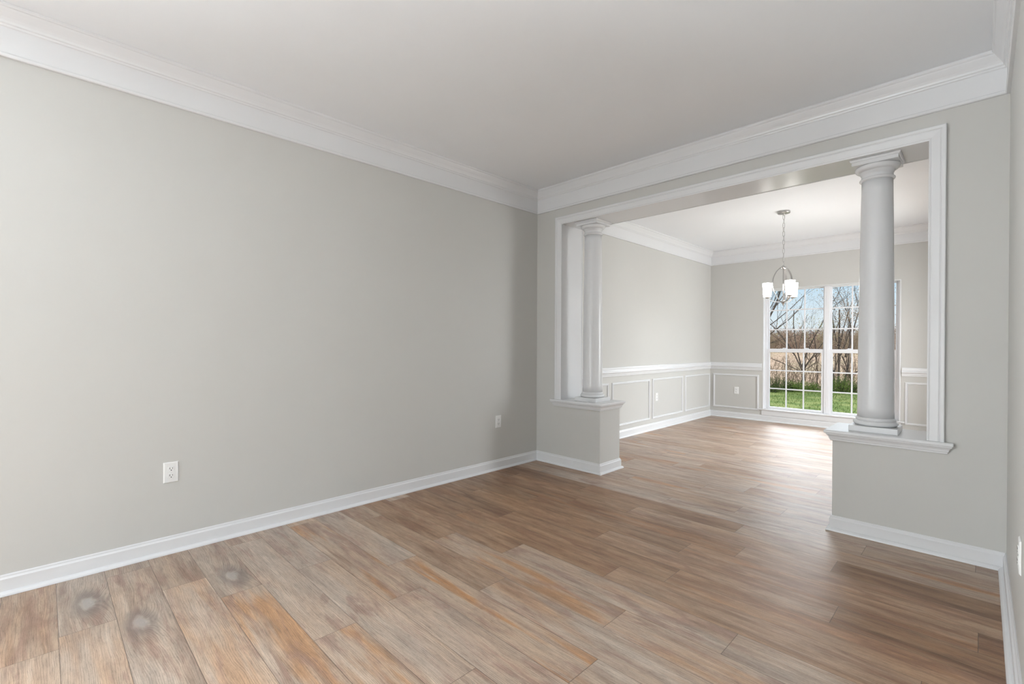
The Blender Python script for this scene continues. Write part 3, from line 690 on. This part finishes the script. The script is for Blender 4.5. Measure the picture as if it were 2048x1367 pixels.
# ------------------------------------------------------------------ outdoors
def ground_mesh(name, pts, m):
    me = bpy.data.meshes.new(name); me.from_pydata(pts, [], [tuple(range(len(pts)))]); me.materials.append(m)
    o = bpy.data.objects.new(name, me); COL.objects.link(o); return o
YG = 17.2     # brush line where the lawn ends
struct(ground_mesh('ground', [(-60, YG - 0.4, GZ - 0.02), (40, YG - 0.4, GZ - 0.02), (60, 130, GZ + 0.35), (-120, 130, GZ + 0.35)], M['field']), 'tan dry farm field beyond the brush line')
struct(MB().prism([(-14, YD + WT + 0.01), (14, YD + WT + 0.01), (14, YG), (-14, YG)], GZ - 0.3, GZ).build('lawn', M['lawn']), 'green mown lawn outside the window')
gr = random.Random(3); gb = MB()
for _ in range(14000):
    y = YD + 1.2 + (YG - YD - 1.0) * gr.random() ** 0.8; x = gr.uniform(-6.5, 6.0)
    h = gr.uniform(0.03, 0.075); a = gr.uniform(0, math.pi); w = 0.006; dx, dy = math.cos(a) * w, math.sin(a) * w; lx, ly = gr.uniform(-0.03, 0.03), gr.uniform(-0.03, 0.03)
    gb.add([(x - dx, y - dy, GZ), (x + dx, y + dy, GZ), (x + lx, y + ly, GZ + h)], [(0, 1, 2)])
def quick(mb, name, m, parent=None):
    me = bpy.data.meshes.new(name); me.from_pydata(mb.v, [], mb.f); me.materials.append(m)
    o = bpy.data.objects.new(name, me); COL.objects.link(o)
    if parent is not None: o.parent = parent
    return o
tag(quick(gb, 'grass', M['blade']), 'short green grass blades on the lawn', 'grass', kind='stuff')

def grow(mb, rng, p, d, r, length, depth, tips, gravity=0.0, spread=0.6, nseg=4, seg=5):
    p = Vector(p); d = Vector(d).normalized(); pts = [p.copy()]; rad = [r]
    for i in range(nseg):
        d = (d + Vector((rng.uniform(-1, 1), rng.uniform(-1, 1), rng.uniform(-0.6, 0.8) - gravity)) * 0.16).normalized()
        p = p + d * (length / nseg); pts.append(p.copy()); rad.append(r * (1 - 0.45 * (i + 1) / nseg))
    mb.tube(pts, rad, max(3, seg), cap=False)
    if depth <= 0:
        tips.append(p); return
    for i in range(rng.randint(2, 3) + (1 if depth > 1 else 0)):
        q = rng.randint(1, nseg); base = pts[q]
        ax = Vector((rng.uniform(-1, 1), rng.uniform(-1, 1), rng.uniform(-0.5, 0.9))); nd = (d + ax * spread * rng.uniform(0.6, 1.5)).normalized()
        grow(mb, rng, base, nd, rad[q] * rng.uniform(0.42, 0.62), length * rng.uniform(0.45, 0.72), depth - 1, tips, gravity, spread, max(2, nseg - 1), seg - 1)
def leaf_cloud(mb, rng, centres, n, rad, size):
    for _ in range(n):
        c = rng.choice(centres); p = Vector(c) + Vector((rng.gauss(0, rad), rng.gauss(0, rad), rng.gauss(0, rad)))
        a = Vector((rng.uniform(-1, 1), rng.uniform(-1, 1), rng.uniform(-1, 1))).normalized() * size * rng.uniform(0.6, 1.4); b_ = a.orthogonal() * rng.uniform(0.4, 0.7)
        mb.add([p - a, p + b_ * 0.7, p + a, p - b_ * 0.7], [(0, 1, 2, 3)])
def tree(name, x, y, z, stems, depth, leaf, nleaf, lrad, lsize, label, cat, seed_, group=None, gravity=0.0, spread=0.6, bark='bark', leafname='leaves'):
    rng = random.Random(seed_); t = thing(name, (x, y, z), label, cat, group); mb = MB(); tips = []
    for (ox, oy, oz, d, r, ln) in stems: grow(mb, rng, (ox, oy, oz), d, r, ln, depth, tips, gravity, spread)
    quick(mb, 'branches', M[bark], t)
    if nleaf:
        lb = MB(); leaf_cloud(lb, rng, tips, nleaf, lrad, lsize); quick(lb, leafname, M[leaf], t)
    return t
x, y = -2.86, 15.08
tree('budding_tree', x, y, GZ, [(0, 0, 0, (-0.22, 0, 1), 0.085, 3.4), (0.02, 0, 1.45, (0.62, 0.18, 0.78), 0.036, 2.6), (0.0, 0.02, 1.75, (0.54, 0.16, 0.85), 0.020, 2.4), (0.0, 0, 1.9, (0.42, 0.1, 0.95), 0.014, 2.4), (0.03, 0, 1.55, (0.92, 0.26, 0.32), 0.016, 1.3), (0.02, 0, 1.5, (0.68, 0.19, 0.72), 0.024, 2.2), (0.02, 0, 1.85, (0.66, 0.19, 0.75), 0.02, 2.2)], 3, 'leaf_pale', 3600, 0.17, 0.020, 'large budding tree leaning into view at the left edge of the window', 'tree', 11, spread=0.42)
x, y = -1.53, 16.55
tree('bare_tree', x, y, GZ, [(0, 0, 0, (0.02, 0, 1), 0.055, 0.95), (0, 0, 0.75, (-0.40, -0.1, 0.9), 0.026, 2.1), (0, 0, 0.8, (-0.1, 0.1, 1), 0.028, 2.3), (0.01, 0, 0.85, (0.25, 0.1, 0.95), 0.026, 2.2), (0.01, 0, 0.7, (0.5, 0.1, 0.8), 0.022, 1.9), (0, 0, 0.65, (-0.8, 0, 0.45), 0.016, 1.1)], 3, 'leaf_dry', 700, 0.14, 0.016, 'bare dark-trunked tree at the lawn edge in the left window half', 'tree', 5, spread=0.7)
x, y = -0.48, 17.04
tree('vine_covered_tree', x, y, GZ, [(0, 0, 0, (0.02, 0, 1), 0.045, 3.0), (0.12, 0.04, 0, (0.22, 0.05, 1), 0.036, 2.5), (-0.12, 0, 0, (-0.06, 0, 1), 0.032, 2.2), (0.02, 0, 1.2, (0.5, 0.1, 0.8), 0.020, 1.2)], 3, 'leaf_dry', 4200, 0.15, 0.019, 'tall vine-covered tree in the right window half', 'tree', 17, spread=0.40)
x, y = -1.35, 18.01
tree('sapling', x, y, GZ, [(0, 0, 0, (-0.1, 0, 1), 0.026, 2.2), (0.02, 0, 1.2, (0.45, 0.1, 0.9), 0.016, 1.5)], 3, 'leaf_dry', 350, 0.1, 0.016, 'thin bare sapling beside the window mullion', 'tree', 23, spread=0.6)
x, y = -0.14, 17.95
tree('crooked_tree', x, y, GZ, [(0, 0, 0, (-0.25, 0, 1), 0.042, 1.3), (-0.28, 0, 1.2, (0.3, 0.1, 0.9), 0.030, 1.8), (-0.1, 0, 0.5, (0.6, 0.1, 0.7), 0.024, 1.5)], 3, 'leaf_dry', 500, 0.13, 0.016, 'crooked bare tree just left of the near column', 'tree', 29, spread=0.65)
x, y = 1.03, 19.13
tree('bare_sapling', x, y, GZ, [(0, 0, 0, (0.0, 0, 1), 0.028, 2.5), (0.04, 0, 0.6, (-0.15, 0, 1), 0.020, 2.0)], 3, 'leaf_dry', 500, 0.13, 0.016, 'bare sapling in the narrow view right of the near column', 'tree', 31, spread=0.5)
# low shrubs along the lawn edge
for i, (x, y, w_, h_, lf, lab) in enumerate((
        (-1.95, 14.72, 0.45, 0.62, 'leaf_green', 'dark green shrub at the left end of the lawn edge'),
        (-1.67, 15.42, 0.42, 0.40, 'leaf_green', 'low green shrub left of the dark tree trunk'),
        (-1.38, 15.43, 0.36, 0.42, 'leaf_lime', 'leafy green shrub at the foot of the dark tree trunk'),
        (-1.1, 15.99, 0.34, 0.30, 'leaf_lime', 'low bright green shrub right of the dark tree trunk'),
        (-0.51, 16.16, 0.35, 0.42, 'leaf_lime', 'bright green shrub at the foot of the vine-covered tree'),
        (-0.25, 16.42, 0.40, 0.62, 'leaf_lime', 'taller bright green shrub right of the vine-covered tree'),
        (0.03, 16.84, 0.40, 0.55, 'leaf_green', 'green shrub just left of the near column'),
        (1.1, 17.91, 0.45, 0.45, 'leaf_green', 'green shrub in the narrow view right of the near column'))):
    rng = random.Random(100 + i); t = thing('shrub', (x, y, GZ), lab, 'shrub', 'green shrubs along the lawn edge')
    st = MB(); cs = []
    for k in range(14):
        a = rng.uniform(0, 6.28); q = rng.uniform(0.1, 1.0) * w_; top = Vector((math.cos(a) * q, math.sin(a) * q, h_ * 0.85 * rng.uniform(0.3, 1.0) * (1 - 0.4 * (q / w_) ** 2)))
        st.tube([(top.x * 0.2, top.y * 0.2, 0), top * 0.55, top], [0.012, 0.008, 0.004], 4, cap=False); cs += [top, top * 0.8, top * 0.55, top * 0.3]
    quick(st, 'stems', M['bark'], t); lb = MB(); leaf_cloud(lb, rng, cs, 2200, 0.095, 0.017); quick(lb, 'leaves', M[lf], t)
# brown thickets of vines and brush
for i, (x, y, w_, h_, lab) in enumerate((
        (-2.28, 16.65, 0.8, 1.25, 'brown twiggy thicket behind the left shrub'),
        (-2.01, 17.49, 0.7, 1.1, 'brown twiggy thicket left of the dark tree trunk'),
        (-1.38, 17.27, 0.75, 1.45, 'tangled vine thicket right of the dark tree trunk'),
        (-0.75, 17.76, 0.75, 1.5, 'tangled vine thicket under the vine-covered tree'),
        (-0.37, 18.57, 0.8, 1.2, 'brown twiggy thicket left of the near column'))):
    rng = random.Random(200 + i); t = thing('thicket', (x, y, GZ), lab, 'thicket', 'brown thickets behind the shrubs'); mb = MB(); tips = []
    for k in range(34):
        a = rng.uniform(0, 6.28); q = rng.uniform(0, w_); bx_, by_ = math.cos(a) * q, math.sin(a) * q
        top = Vector((bx_ + rng.uniform(-0.4, 0.4), by_ + rng.uniform(-0.3, 0.3), h_ * rng.uniform(0.5, 1.1))); end = top + Vector((rng.uniform(-0.6, 0.6), rng.uniform(-0.3, 0.3), rng.uniform(-0.7, 0.1)))
        mid = Vector((bx_, by_, 0)).lerp(top, 0.5) + Vector((rng.uniform(-0.15, 0.15), 0, 0)); mb.tube([(bx_, by_, 0), mid, top, end], [0.008, 0.0065, 0.005, 0.003], 4, cap=False); tips += [mid, top, end]
    quick(mb, 'stems', M['twig'], t); lb = MB(); leaf_cloud(lb, rng, tips, 900, 0.17, 0.016); quick(lb, 'leaves', M['leaf_dry'], t)
# distant bare woodland across the field
wr_ = random.Random(77); wd = MB()
for _ in range(1500):
    y = wr_.uniform(96, 122); x = wr_.uniform(-46, 30)
    h = wr_.uniform(2.6, 5.0); gz = GZ + 0.28
    wd.tube([(x, y, gz), (x + wr_.uniform(-0.3, 0.3), y, gz + h * 0.5), (x + wr_.uniform(-0.8, 0.8), y, gz + h)], [0.07, 0.05, 0.02], 3, cap=False)
    for _b in range(13):
        f_ = wr_.uniform(0.15, 0.9); b0 = Vector((x, y, gz + h * f_)); e0 = b0 + Vector((wr_.uniform(-1.3, 1.3), wr_.uniform(-0.5, 0.5), wr_.uniform(0.1, 1.5)))
        wd.tube([b0, e0], [0.035, 0.018], 3, cap=False)
cs = [(wr_.uniform(-46, 30), yy, GZ + 0.3 + wr_.uniform(0.2, 3.9) * wr_.uniform(0.5, 1)) for yy in [wr_.uniform(98, 124) for _ in range(3000)]]
leaf_cloud(wd, wr_, cs, 34000, 0.45, 0.12)
tag(quick(wd, 'woodland', M['wood_far']), 'distant brown bare woodland across the field', 'woodland', kind='stuff')
